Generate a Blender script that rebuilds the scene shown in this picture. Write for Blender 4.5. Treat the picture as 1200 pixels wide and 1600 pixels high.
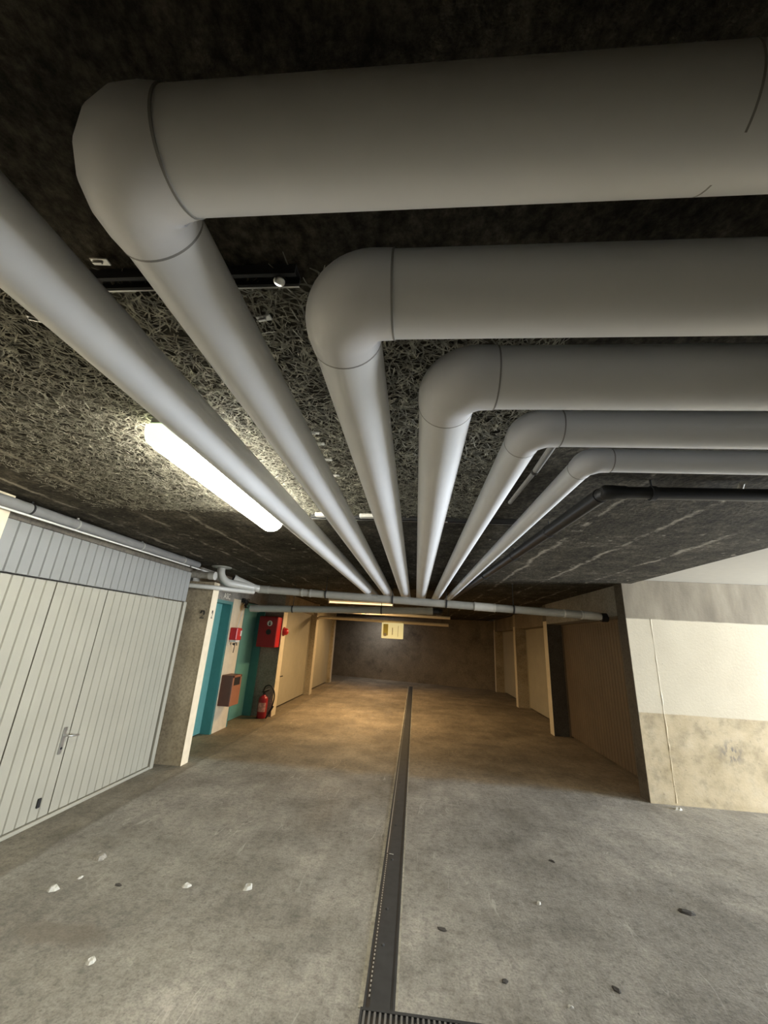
import bpy, math, random
from mathutils import Vector, Matrix
random.seed(7)
for o in list(bpy.data.objects): bpy.data.objects.remove(o)
SC = bpy.context.scene
COL = SC.collection

# ------------------------------------------------------------------ camera
cam_d = bpy.data.cameras.new('camera'); cam = bpy.data.objects.new('camera', cam_d); COL.objects.link(cam)
cam_d.sensor_fit = 'VERTICAL'; cam_d.sensor_height = 36.0; cam_d.lens = 36.0*605.0/1600.0
cam_d.clip_start = 0.02
T = Vector((0.99572, 0.02827, -0.08799)); Fw = Vector((0.07512, 0.313, 0.9468)); U = Vector((0.0543, -0.94933, 0.3095))
# rows of R are world axes in camera axes (x right, y down, z forward)
xr = Vector((T.x, Fw.x, U.x)); yd = Vector((T.y, Fw.y, U.y)); zf = Vector((T.z, Fw.z, U.z))
m = Matrix((( xr.x, -yd.x, -zf.x, 0), (xr.y, -yd.y, -zf.y, 0), (xr.z, -yd.z, -zf.z, 1.6), (0,0,0,1)))
q = m.to_quaternion()
cam.matrix_world = Matrix.Translation((0,0,1.6)) @ q.to_matrix().to_4x4()
SC.camera = cam

# ------------------------------------------------------------------ world, exposure, lights
SC.view_settings.view_transform = 'Standard'; SC.view_settings.look = 'None'
SC.view_settings.exposure = 0.36; SC.view_settings.gamma = 1.0
try: SC.view_settings.use_curve_mapping = False
except Exception: pass
SC.cycles.max_bounces = 10; SC.cycles.diffuse_bounces = 6; SC.cycles.caustics_reflective = False; SC.cycles.caustics_refractive = False
W = bpy.data.worlds.new('world'); SC.world = W; W.use_nodes = True
W.node_tree.nodes['Background'].inputs[0].default_value = (.8, .9, 1, 1)
W.node_tree.nodes['Background'].inputs[1].default_value = 0.02

def area_light(name, loc, target, sx, sy, power, col):
    d = bpy.data.lights.new(name, 'AREA'); d.shape = 'RECTANGLE'; d.size = sx; d.size_y = sy; d.energy = power; d.color = col
    o = bpy.data.objects.new(name, d); COL.objects.link(o); o.location = loc
    o.rotation_euler = (Vector(target)-Vector(loc)).to_track_quat('-Z', 'Y').to_euler()
    return o
# daylight coming in through the garage entrance, out of frame to the right
area_light('entrance_daylight', (11.0, 3.45, 1.25), (0, 3.4, 1.1), 3.5, 2.2, 1700, (.88, .94, 1.0))
# unseen fill light added over the right bay to brighten its wall 
area_light('bay_fill_light', (5.2, 2.2, 2.40), (5.2, 2.2, 0), 0.12, 1.3, 18, (1, .87, .66))
# warm lamps further down the aisle
area_light('warm_tube_light', (-1.25, 9.0, 2.28), (-1.1, 9.0, 0), 1.5, 0.08, 78, (1, .69, .36))
area_light('warm_tube_light_far', (-1.5, 12.6, 2.36), (-1.5, 12.6, 0), 1.3, 0.08, 44, (1, .67, .34))
# cool lamp in the cross passage at the far end
area_light('passage_light', (-1.6, 16.2, 2.35), (-1.4, 16.6, 0), 0.6, 0.1, 13, (.85, .9, 1))

LAMP_STRENGTH = 40.0

# ------------------------------------------------------------------ helpers
class MB:
    def __init__(s): s.v = []; s.f = []; s.sm = []
    def add(s, vs, fs, smooth=False):
        n = len(s.v); s.v += [tuple(v) for v in vs]; s.f += [tuple(i+n for i in f) for f in fs]; s.sm += [smooth]*len(fs); return s
    def box(s, x0, x1, y0, y1, z0, z1):
        return s.add([(x0,y0,z0),(x1,y0,z0),(x1,y1,z0),(x0,y1,z0),(x0,y0,z1),(x1,y0,z1),(x1,y1,z1),(x0,y1,z1)],
                     [(0,3,2,1),(4,5,6,7),(0,1,5,4),(1,2,6,5),(2,3,7,6),(3,0,4,7)])
    def bbox(s, x0, x1, y0, y1, z0, z1, b=.004):
        # box with chamfered edges
        vs = []; idx = {}
        X=(x0,x1);Y=(y0,y1);Z=(z0,z1); sg=(1,-1)
        for i in (0,1):
            for j in (0,1):
                for k in (0,1):
                    for a in range(3):
                        p=[X[i]+sg[i]*b, Y[j]+sg[j]*b, Z[k]+sg[k]*b]; p[a]=(X[i],Y[j],Z[k])[a]
                        idx[(i,j,k,a)]=len(vs); vs.append(tuple(p))
        fs=[]
        for a in range(3):
            for e in (0,1):
                q=[]
                for (u,w) in ((0,0),(1,0),(1,1),(0,1)):
                    c=[0,0,0]; c[a]=e; c[(a+1)%3]=u; c[(a+2)%3]=w; q.append(idx[(*c,a)])
                fs.append(tuple(q) if e else tuple(q[::-1]))
        for a in range(3):
            b1,b2=(a+1)%3,(a+2)%3
            for u in (0,1):
                for w in (0,1):
                    c0=[0,0,0];c1=[0,0,0];c1[a]=1
                    c0[b1]=c1[b1]=u;c0[b2]=c1[b2]=w
                    q=(idx[(*c0,b1)],idx[(*c1,b1)],idx[(*c1,b2)],idx[(*c0,b2)])
                    fs.append(q if (u^w) else q[::-1])
        for i in (0,1):
            for j in (0,1):
                for k in (0,1):
                    q=(idx[(i,j,k,0)],idx[(i,j,k,1)],idx[(i,j,k,2)])
                    fs.append(q if (i+j+k)%2 else q[::-1])
        return s.add(vs,fs)
    def tube(s, pts, r, n=16, cap=True, smooth=True):
        pts=[Vector(p) for p in pts]; rs = r if isinstance(r,(list,tuple)) else [r]*len(pts)
        tang=[]
        for i in range(len(pts)):
            a=pts[max(i-1,0)]; b=pts[min(i+1,len(pts)-1)]; tang.append((b-a).normalized())
        up=Vector((0,0,1)) if abs(tang[0].z)<.9 else Vector((1,0,0))
        nrm=(up-tang[0]*up.dot(tang[0])).normalized(); vs=[]; fs=[]
        for i,p in enumerate(pts):
            nrm=(nrm-tang[i]*nrm.dot(tang[i])).normalized(); bn=tang[i].cross(nrm)
            for k in range(n):
                a=2*math.pi*k/n; vs.append(p+(nrm*math.cos(a)+bn*math.sin(a))*rs[i])
        for i in range(len(pts)-1):
            for k in range(n):
                k2=(k+1)%n; fs.append((i*n+k,i*n+k2,(i+1)*n+k2,(i+1)*n+k))
        s.add(vs,fs,smooth)
        if cap:
            m_=(len(pts)-1)*n
            s.add(vs[:n],[tuple(range(n))[::-1]]); s.add(vs[m_:],[tuple(range(n))])
        return s
    def cyl(s, c, r, h, axis=2, n=24):
        a=Vector(c); d=Vector((0,0,0)); d[axis]=h
        return s.tube([a,a+d],r,n)
    def lathe(s, c, prof, n=28, axis=2):
        vs=[];fs=[]
        for (r,h) in prof:
            for k in range(n):
                a=2*math.pi*k/n; p=[0,0,0]
                p[axis]=h; p[(axis+1)%3]=r*math.cos(a); p[(axis+2)%3]=r*math.sin(a)
                vs.append(Vector(c)+Vector(p))
        for i in range(len(prof)-1):
            for k in range(n):
                k2=(k+1)%n; fs.append((i*n+k,i*n+k2,(i+1)*n+k2,(i+1)*n+k))
        s.add(vs,fs,True)
        s.add(vs[:n],[tuple(range(n))[::-1]]); s.add(vs[-n:],[tuple(range(n))])
        return s
    def prism(s, poly, axis, a0, a1):
        # polygon given in the two axes after `axis`, extruded from a0 to a1
        n=len(poly); vs=[]
        for a in (a0,a1):
            for (u,w) in poly:
                p=[0,0,0]; p[axis]=a; p[(axis+1)%3]=u; p[(axis+2)%3]=w; vs.append(p)
        fs=[tuple(range(n))[::-1],tuple(range(n,2*n))]+[(i,(i+1)%n,n+(i+1)%n,n+i) for i in range(n)]
        return s.add(vs,fs)

def origin_of(o):
    v=Vector((0,0,0))
    while o is not None: v+=o.location; o=o.parent
    return v
def build(name, mb, mat, parent=None, loc=None, auto=True):
    off=origin_of(parent) if parent else Vector(loc or (0,0,0))
    me=bpy.data.meshes.new(name); me.from_pydata([tuple(Vector(v)-off) for v in mb.v],[],mb.f)
    me.polygons.foreach_set('use_smooth',mb.sm); me.materials.append(mat); me.update()
    o=bpy.data.objects.new(name,me); COL.objects.link(o)
    if parent: o.parent=parent
    else: o.location=off
    return o
def tag(o,label=None,cat=None,group=None,kind=None):
    if label: o['label']=label
    if cat: o['category']=cat
    if group: o['group']=group
    if kind: o['kind']=kind
    return o
def thing(name,loc,label,cat,group=None):
    o=bpy.data.objects.new(name,None); o.empty_display_size=.1; COL.objects.link(o); o.location=loc
    return tag(o,label,cat,group)
def struct(name,mb,mat,parent=None,label=None):
    o=build(name,mb,mat,parent)
    if not parent: o['kind']='structure'
    if label: o['label']=label
    return o

# ------------------------------------------------------------------ materials
def new_mat(name):
    mt=bpy.data.materials.new(name); mt.use_nodes=True; nt=mt.node_tree
    return mt,nt,nt.nodes['Principled BSDF']
def N(nt,t,**kw):
    n=nt.nodes.new(t)
    for k,v in kw.items():
        if k in n.inputs: n.inputs[k].default_value=v
        else: setattr(n,k,v)
    return n
def pos(nt): return nt.nodes.new('ShaderNodeNewGeometry').outputs['Position']
def noise(nt,vec,scale,detail=4,rough=.55,mapping=None):
    if mapping:
        mp=N(nt,'ShaderNodeMapping'); mp.inputs['Scale'].default_value=mapping; nt.links.new(vec,mp.inputs['Vector']); vec=mp.outputs[0]
    n=N(nt,'ShaderNodeTexNoise'); n.inputs['Scale'].default_value=scale; n.inputs['Detail'].default_value=detail; n.inputs['Roughness'].default_value=rough
    nt.links.new(vec,n.inputs['Vector']); return n.outputs['Fac']
def ramp(nt,fac,stops,interp='LINEAR'):
    r=N(nt,'ShaderNodeValToRGB'); r.color_ramp.interpolation=interp
    e=r.color_ramp.elements
    while len(e)<len(stops): e.new(.5)
    for el,(p,c) in zip(e,stops):
        el.position=p; el.color=(c,c,c,1) if isinstance(c,(int,float)) else (*c,1)
    nt.links.new(fac,r.inputs[0]); return r.outputs[0]
def mix(nt,fac,a,b,mode='MIX'):
    n=N(nt,'ShaderNodeMix',data_type='RGBA',blend_type=mode)
    if isinstance(fac,(int,float)): n.inputs[0].default_value=fac
    else: nt.links.new(fac,n.inputs[0])
    for i,c in ((6,a),(7,b)):
        if isinstance(c,tuple): n.inputs[i].default_value=(*c,1)
        else: nt.links.new(c,n.inputs[i])
    return n.outputs[2]
def math_(nt,op,a,b=None,c=None):
    n=N(nt,'ShaderNodeMath',operation=op)
    for i,v in enumerate((a,b,c)):
        if v is None: continue
        if isinstance(v,(int,float)): n.inputs[i].default_value=v
        else: nt.links.new(v,n.inputs[i])
    return n.outputs[0]
def bump(nt,bs,h,strength=.3,dist=.01):
    b=N(nt,'ShaderNodeBump'); b.inputs['Strength'].default_value=strength; b.inputs['Distance'].default_value=dist
    nt.links.new(h,b.inputs['Height']); nt.links.new(b.outputs[0],bs.inputs['Normal'])
def sep(nt,v):
    s=N(nt,'ShaderNodeSeparateXYZ'); nt.links.new(v,s.inputs[0]); return s.outputs

def plain(name,col,rough=.5,metal=0,var=.12,scale=12,bumpy=0):
    mt,nt,bs=new_mat(name); p=pos(nt)
    f=noise(nt,p,scale,5)
    a=tuple(c*(1-var) for c in col); b=tuple(min(1,c*(1+var)) for c in col)
    nt.links.new(ramp(nt,f,[(.3,a),(.7,b)]),bs.inputs['Base Color'])
    bs.inputs['Roughness'].default_value=rough; bs.inputs['Metallic'].default_value=metal
    if bumpy: bump(nt,bs,noise(nt,p,90,3),bumpy,.003)
    return mt
def concrete(name,a,b,scale=2.2,rough=.85,stain=(.6,.6,.6),bs_=.35):
    mt,nt,bs=new_mat(name); p=pos(nt)
    c=ramp(nt,noise(nt,p,scale,7,.62),[(.32,a),(.68,b)])
    sp=ramp(nt,noise(nt,p,38,4,.6),[(.36,.72),(.52,1.0),(.7,1.1)])
    c=mix(nt,1.0,c,sp,'MULTIPLY')
    st=ramp(nt,noise(nt,p,1.3,5,.7),[(.52,0.0),(.68,1.0)])
    c=mix(nt,st,c,mix(nt,1.0,c,stain,'MULTIPLY'))
    nt.links.new(c,bs.inputs['Base Color']); bs.inputs['Roughness'].default_value=rough
    bump(nt,bs,noise(nt,p,60,6,.65),bs_,.006)
    return mt

M={}
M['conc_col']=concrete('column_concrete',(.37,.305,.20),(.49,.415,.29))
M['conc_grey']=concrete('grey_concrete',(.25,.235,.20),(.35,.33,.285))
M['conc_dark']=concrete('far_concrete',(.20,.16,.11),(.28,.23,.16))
M['conc_end']=concrete('dark_concrete',(.10,.085,.065),(.15,.13,.10))
M['cream']=plain('cream_paint',(.72,.62,.45),.6,var=.06,bumpy=.15)
M['teal']=plain('teal_paint',(.15,.39,.37),.42,var=.06)
M['teal_shaded']=plain('teal_shaded_paint',(.06,.22,.215),.42,var=.06)  # door teal darkened to paint the shade on the jambs
M['pipe']=plain('insulation_jacket',(.83,.85,.88),.42,var=.03,scale=4)
M['pipe_elbow']=plain('insulation_elbow_jacket',(.79,.80,.83),.42,var=.04,scale=7)
M['pipe_seam']=plain('jacket_seam',(.30,.30,.30),.5,var=.05)
M['pvc']=plain('grey_drain_plastic',(.43,.42,.38),.4,var=.06)
M['pvc_mid']=plain('mid_grey_plastic',(.22,.22,.215),.45,var=.08)
M['grate_bar']=plain('worn_grate_bar',(.15,.145,.135),.6,var=.15)
M['pvc_light']=plain('pale_drain_plastic',(.72,.70,.64),.35,var=.05)
M['pvc_dark']=plain('black_cast_iron',(.018,.018,.017),.45,var=.2)
M['metal']=plain('galvanised_metal',(.62,.62,.60),.35,1.0,var=.1)
M['dkmetal']=plain('dark_steel',(.034,.034,.034),.75,.0,var=.2)
M['white_plastic']=plain('white_plastic',(.78,.77,.72),.4,var=.03)
M['door_white']=plain('garage_door_paint',(.335,.32,.26),.42,var=.05,scale=3)
M['door_strip']=plain('garage_door_upper_paint',(.235,.235,.222),.45,var=.05,scale=3)
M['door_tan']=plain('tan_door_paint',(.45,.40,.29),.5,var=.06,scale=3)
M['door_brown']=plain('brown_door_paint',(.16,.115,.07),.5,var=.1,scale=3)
M['red']=plain('red_paint',(.62,.02,.025),.35,var=.05)
M['red_dark']=plain('dark_red_paint',(.35,.012,.02),.4,var=.06)
M['brown']=plain('brown_box_paint',(.15,.055,.035),.5,var=.08)
M['black']=plain('black_rubber',(.012,.012,.012),.5,var=.2)
M['ink']=plain('black_stencil_paint',(.03,.028,.025),.7,var=.2)
M['white_ink']=plain('white_lettering',(.80,.77,.66),.6,var=.05)
M['chip']=plain('pale_chip',(.52,.51,.46),.6,var=.12,scale=60)
M['darkchip']=plain('dark_chip',(.05,.045,.04),.7,var=.2,scale=60)
M['white_ceiling']=plain('white_ceiling_paint',(.48,.455,.40),.8,var=.03,bumpy=.1)
M['sign_yellow']=plain('yellow_sign_print',(.75,.66,.12),.5,var=.06)
M['sign_white']=None
M['sign_grey']=plain('sign_print',(.50,.44,.30),.5,var=.1)

def floor_material():
    mt,nt,bs=new_mat('floor_concrete'); p=pos(nt); x,y,z=sep(nt,p)
    c=ramp(nt,noise(nt,p,1.6,8,.65),[(.30,(.20,.185,.155)),(.5,(.305,.287,.25)),(.72,(.43,.405,.355))])
    c=mix(nt,1.0,c,ramp(nt,noise(nt,p,22,5,.6),[(.33,.72),(.5,1.0),(.72,1.14)]),'MULTIPLY')
    c=mix(nt,1.0,c,ramp(nt,noise(nt,p,8,4,.6,mapping=(1,.35,1)),[(.3,.82),(.55,1.0),(.75,1.12)]),'MULTIPLY')
    c=mix(nt,1.0,c,ramp(nt,noise(nt,p,.55,3,.5),[(.35,.78),(.62,1.12)]),'MULTIPLY')
    # dark stains
    st=ramp(nt,noise(nt,p,.9,4,.6),[(.58,0.0),(.74,.55)])
    c=mix(nt,st,c,(.20,.18,.15))
    c=mix(nt,1.0,c,ramp(nt,noise(nt,p,75,5,.65),[(.32,.70),(.5,1.0),(.70,1.22)]),'MULTIPLY')
    sp=ramp(nt,noise(nt,p,40,2,.5),[(.25,.8),(.30,0.0)])
    c=mix(nt,sp,c,(.12,.11,.10))
    # long pale scratches
    sc=ramp(nt,noise(nt,p,3.2,2,.4,mapping=(2.2,.45,1)),[(.492,0.0),(.5,.55),(.508,0.0)])
    gate=ramp(nt,noise(nt,p,1.7,2,.4),[(.55,0.0),(.62,1.0)])
    c=mix(nt,math_(nt,'MULTIPLY',sc,gate),c,(.58,.55,.50))
    # concrete tinted browner down the aisle, painting in shade and warm lamplight
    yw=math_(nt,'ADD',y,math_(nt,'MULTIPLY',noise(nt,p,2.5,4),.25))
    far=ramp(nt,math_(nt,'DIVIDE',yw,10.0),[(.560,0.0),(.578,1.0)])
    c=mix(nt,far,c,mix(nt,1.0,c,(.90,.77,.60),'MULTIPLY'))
    # apron strip in front of the garage door with its crack
    xw=math_(nt,'ADD',x,math_(nt,'MULTIPLY',noise(nt,p,3,5,.7),.16))
    ap=ramp(nt,math_(nt,'MULTIPLY_ADD',xw,.1,.5),[(.2420,1.0),(.2440,0.0)])
    c=mix(nt,ap,c,mix(nt,1.0,c,(.80,.77,.70),'MULTIPLY'))
    cr=ramp(nt,math_(nt,'MULTIPLY_ADD',xw,.1,.5),[(.2415,0.0),(.2430,.85),(.2445,0.0)])
    c=mix(nt,cr,c,(.12,.11,.09))
    for (sx,sy,ax,ay,k) in ((-1.5,6.5,.30,.12,.45),(1.2,7.4,.34,.13,.55),(-1.85,2.55,.30,.10,.5),(-.85,5.5,.12,.05,.4)):
        d=N(nt,'ShaderNodeVectorMath',operation='MULTIPLY_ADD'); nt.links.new(p,d.inputs[0]); d.inputs[1].default_value=(1/ax,1/ay,0); d.inputs[2].default_value=(-sx/ax,-sy/ay,0)
        l=N(nt,'ShaderNodeVectorMath',operation='LENGTH'); nt.links.new(d.outputs[0],l.inputs[0])
        f=ramp(nt,math_(nt,'ADD',l.outputs['Value'],math_(nt,'MULTIPLY_ADD',noise(nt,p,9,4),1.2,-.6)),[(.6,k),(1.0,0.0)])
        c=mix(nt,f,c,(.14,.115,.085))
    nt.links.new(c,bs.inputs['Base Color'])
    nt.links.new(ramp(nt,noise(nt,p,3,4),[(.3,.62),(.7,.8)]),bs.inputs['Roughness'])
    h=math_(nt,'ADD',noise(nt,p,14,7,.7),math_(nt,'MULTIPLY',noise(nt,p,70,4,.6),.35))
    bump(nt,bs,h,.45,.012)
    return mt
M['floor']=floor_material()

def wall_band_material():
    mt,nt,bs=new_mat('banded_wall'); p=pos(nt); x,y,z=sep(nt,p)
    raw=ramp(nt,noise(nt,p,2.4,7,.65),[(.3,(.40,.32,.19)),(.55,(.52,.43,.28)),(.75,(.58,.50,.36))])
    raw=mix(nt,1.0,raw,ramp(nt,noise(nt,p,7,6,.65),[(.33,.74),(.5,1.0),(.7,1.10)]),'MULTIPLY')
    raw=mix(nt,ramp(nt,noise(nt,p,24,3,.5),[(.28,.6),(.33,0.0)]),raw,(.24,.20,.14))
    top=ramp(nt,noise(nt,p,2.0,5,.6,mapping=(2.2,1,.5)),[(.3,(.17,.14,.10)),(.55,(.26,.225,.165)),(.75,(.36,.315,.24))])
    paint=ramp(nt,noise(nt,p,1.6,4),[(.3,(.58,.52,.40)),(.7,(.65,.59,.46))])
    spk=ramp(nt,noise(nt,p,30,2,.5),[(.20,.8),(.235,0.0)])
    paint=mix(nt,spk,paint,(.30,.26,.2))
    zw=math_(nt,'ADD',z,math_(nt,'MULTIPLY',noise(nt,p,9,3),.012))
    lo=ramp(nt,math_(nt,'DIVIDE',zw,3.0),[(.3105,0.0),(.3115,1.0)])
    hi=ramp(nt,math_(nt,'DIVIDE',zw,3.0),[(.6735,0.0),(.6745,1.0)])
    # scuff mark
    d=N(nt,'ShaderNodeVectorMath',operation='DISTANCE'); nt.links.new(p,d.inputs[0]); d.inputs[1].default_value=(3.66,5.38,.56)
    sc=math_(nt,'MULTIPLY',ramp(nt,d.outputs['Value'],[(.02,1.0),(.15,0.0)]),ramp(nt,noise(nt,p,16,3,.5,mapping=(1,1,.6)),[(.47,0.0),(.56,1.0)]))
    raw=mix(nt,math_(nt,'MULTIPLY',sc,.95),raw,(.11,.11,.115))
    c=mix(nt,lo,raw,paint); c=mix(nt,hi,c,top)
    nt.links.new(c,bs.inputs['Base Color']); bs.inputs['Roughness'].default_value=.75
    h=math_(nt,'ADD',noise(nt,p,40,6,.7),math_(nt,'MULTIPLY',noise(nt,p,6,3),.5))
    bump(nt,bs,h,.25,.008)
    return mt
M['band']=wall_band_material()

def ceiling_material():
    mt,nt,bs=new_mat('dark_wood_wool_board'); p=pos(nt); x,y,z=sep(nt,p)
    c=ramp(nt,noise(nt,p,2.0,8,.7),[(.3,(.030,.027,.020)),(.52,(.065,.058,.044)),(.75,(.125,.113,.087))])
    fib=ramp(nt,noise(nt,p,45,4,.65,mapping=(1,.9,1)),[(.35,.55),(.5,1.0),(.68,1.7)])
    c=mix(nt,1.0,c,fib,'MULTIPLY')
    c=mix(nt,1.0,c,ramp(nt,noise(nt,p,9,6,.7),[(.3,.55),(.5,1.0),(.72,1.6)]),'MULTIPLY')
    # pale drips along the board joints
    wob=math_(nt,'MULTIPLY_ADD',noise(nt,p,2.2,6,.75),.22,-.11)
    xw=math_(nt,'ADD',x,wob)
    gate=ramp(nt,noise(nt,p,2.6,5,.7,mapping=(2,1,1)),[(.46,0.0),(.56,1.0)])
    gl=None
    for jx in (-2.75,-2.28,-1.85,1.21,1.74,2.31):
        a=math_(nt,'ABSOLUTE',math_(nt,'SUBTRACT',xw,jx))
        l=ramp(nt,a,[(.0,1.0),(.016,.5),(.03,0.0)])
        gl=l if gl is None else math_(nt,'MAXIMUM',gl,l)
    spots=math_(nt,'MULTIPLY',ramp(nt,noise(nt,p,11,3,.5),[(.67,0.0),(.70,.6)]),ramp(nt,math_(nt,'DIVIDE',y,10.0),[(.26,0.0),(.30,1.0)]))
    pale=math_(nt,'MAXIMUM',math_(nt,'MULTIPLY',gl,gate),spots)
    c=mix(nt,pale,c,(.36,.33,.27))
    nt.links.new(c,bs.inputs['Base Color']); bs.inputs['Roughness'].default_value=.95; bs.inputs['Specular IOR Level'].default_value=.1
    bump(nt,bs,noise(nt,p,50,5,.7),.8,.012)
    return mt
M['ceiling']=ceiling_material()

def wool_material():
    mt,nt,bs=new_mat('wood_wool_strands'); p=pos(nt)
    c=ramp(nt,noise(nt,p,30,3,.6),[(.32,(.12,.115,.09)),(.55,(.32,.305,.24)),(.72,(.55,.53,.42))])
    nt.links.new(c,bs.inputs['Base Color']); bs.inputs['Roughness'].default_value=.8
    return mt
M['wool']=wool_material()

def emit(name,col,strength):
    mt,nt,bs=new_mat(name); bs.inputs['Base Color'].default_value=(*[min(1,c) for c in col],1)
    bs.inputs['Emission Color'].default_value=(*col,1); bs.inputs['Emission Strength'].default_value=strength
    bs.inputs['Roughness'].default_value=.3
    return mt
M['glow']=emit('lit_diffuser',(1,.965,.84),LAMP_STRENGTH)
M['glow_cap']=emit('pale_diffuser_end',(.80,.90,.72),1.0)
M['glow_warm']=emit('lit_warm_tube',(1,.72,.38),1.2)
M['sign_white']=emit('glowing_sign_board',(.85,.74,.36),.45)  # faint emission added to brighten the board

# ------------------------------------------------------------------ setting
CE=2.46
struct('floor',MB().box(-5,13,-4.2,19.5,-.15,0),M['floor'])
dc=struct('ceiling',MB().box(-5,2.82,-4.2,19.5,CE,CE+.05),M['ceiling'],label='dark wood wool insulation board ceiling above the pipes')
struct('ceiling_slab',MB().box(-5,13,-4.2,19.5,CE+.052,CE+.25),M['white_ceiling'],label='white painted concrete ceiling over the bay on the right')
struct('wall_back',MB().box(-5,13,-4.35,-4.2,0,CE+.05),M['conc_grey'])
# right hand wall with cream band, its end faces the aisle
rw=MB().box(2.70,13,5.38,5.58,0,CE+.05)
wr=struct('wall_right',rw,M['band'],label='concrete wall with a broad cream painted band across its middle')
ef=build('end_face',MB().box(2.694,2.70,5.382,5.58,0,CE),M['conc_end'],wr); ef['label']='dark end face'  # end face darker than the rest of the wall
struct('wall_light_block',MB().box(3.0,13,1.46,1.62,0,CE),M['conc_grey'],label='unseen wall added to keep daylight off the near aisle')  # out of view, added to block daylight towards the near pipes
seam=MB()
pts=[(3.0,5.392,2.02)]
for i in range(1,30):
    zz=2.02-i*2.0/29
    pts.append((3.0-.02*(i/29)+random.uniform(-.004,.004),5.392,max(.01,zz)))
seam.tube(pts,[.013+.004*random.random() for _ in pts],8)
build('formwork_seam',seam,M['band'],wr)
struct('wall_outer',MB().box(13,13.2,-4.2,19.5,0,CE),M['conc_grey'])
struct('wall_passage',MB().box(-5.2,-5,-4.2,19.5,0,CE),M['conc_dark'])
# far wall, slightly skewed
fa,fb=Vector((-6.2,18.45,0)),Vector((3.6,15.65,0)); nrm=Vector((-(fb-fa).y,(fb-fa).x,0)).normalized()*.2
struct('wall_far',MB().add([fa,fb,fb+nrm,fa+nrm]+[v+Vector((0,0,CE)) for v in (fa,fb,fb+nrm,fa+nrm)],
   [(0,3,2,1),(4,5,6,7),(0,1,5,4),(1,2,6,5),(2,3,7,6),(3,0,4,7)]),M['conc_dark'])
struct('wall_left',MB().box(-3.75,-3.6,-4.2,15.0,0,CE),M['conc_grey'])
# left lintel over the first garage door and near pier
struct('lintel',MB().box(-3.6,-3.06,2.5,5.2,2.31,CE),M['conc_end'])  # dark concrete paints in the shadow under the conduit pipe
struct('pier',MB().box(-3.6,-3.00,-4.2,2.50,0,CE),M['cream'],label='cream painted pier at the left edge beside the ribbed garage door')

def two_stencil(mb,place,h,t=.002):
    # stencil figure 2: left hook, right arc with tail, base bar
    def arc(cx,cz,r0,r1,a0,a1,n=8):
        P=[(cx+r1*math.cos(math.radians(a0+(a1-a0)*i/n)),cz+1.25*r1*math.sin(math.radians(a0+(a1-a0)*i/n))) for i in range(n+1)]
        P+=[(cx+r0*math.cos(math.radians(a1+(a0-a1)*i/n)),cz+1.25*r0*math.sin(math.radians(a1+(a0-a1)*i/n))) for i in range(n+1)]
        return P
    s=h
    for poly in (arc(0,.62*s,.11*s,.29*s,100,190),arc(0,.62*s,.11*s,.29*s,-45,80),
                 [(.12*s,.36*s),(.22*s,.40*s),(-.06*s,.17*s),(-.2*s,.17*s)],
                 [(-.26*s,0),(.26*s,0),(.26*s,.12*s),(-.26*s,.12*s)]):
        n=len(poly)
        vs=[place(u,w,0) for u,w in poly]+[place(u,w,t) for u,w in poly]
        mb.add(vs,[tuple(range(n)),tuple(range(n,2*n))[::-1]]+[(i,(i+1)%n,n+(i+1)%n,n+i) for i in range(n)])
    return mb

def column(x0,x1,y0,y1,side,top=CE,mat='conc_col',label=None):
    c=struct('column',MB().box(x0,x1,y0,y1,0,top),M[mat],label=label)
    if side>0: e=MB().box(x1,x1+.004,y0-.003,y1,0,min(top,2.12))
    else: e=MB().box(x0-.004,x0,y0-.003,y1,0,min(top,2.12))
    build('painted_edge',e,M['cream'],c)['label']='cream painted end face'
    return c
cl=[column(-3.60,-2.775,5.20,5.355,1,top=2.21,label='concrete column with cream edge and number beside the teal doors'),
    column(-3.60,-2.80,8.36,8.62,1,mat='conc_grey',label='grey concrete column carrying the red call box'),
    column(-3.60,-2.87,11.55,11.8,1,label='third concrete column on the left down the aisle'),
    column(-3.60,-2.97,14.75,15.0,1,label='last concrete column on the left before the far wall')]
two=build('number_marking',two_stencil(MB(),lambda u,w,t:(-2.865+u,5.198-t,1.72+w),.115),M['ink'],cl[0])
two['label']='black stencilled 2'
two=build('number_marking',two_stencil(MB(),lambda u,w,t:(-2.770+t,5.278+u*.6,1.73+w),.11),M['ink'],cl[0])
two['label']='black stencilled 2 on cream paint'
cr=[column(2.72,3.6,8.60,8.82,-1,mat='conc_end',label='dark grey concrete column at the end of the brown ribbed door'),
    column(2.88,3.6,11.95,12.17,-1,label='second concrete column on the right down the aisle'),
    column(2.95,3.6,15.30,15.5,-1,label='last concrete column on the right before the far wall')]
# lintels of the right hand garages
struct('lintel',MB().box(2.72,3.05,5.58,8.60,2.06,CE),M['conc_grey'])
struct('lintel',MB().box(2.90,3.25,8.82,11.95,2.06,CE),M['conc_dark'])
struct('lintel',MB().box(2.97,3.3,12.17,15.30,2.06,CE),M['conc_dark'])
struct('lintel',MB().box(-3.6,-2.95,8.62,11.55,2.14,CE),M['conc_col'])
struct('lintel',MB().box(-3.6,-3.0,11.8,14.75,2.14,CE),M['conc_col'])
struct('wall_beyond',MB().box(3.45,3.6,5.58,16,0,CE),M['conc_dark'])

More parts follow.
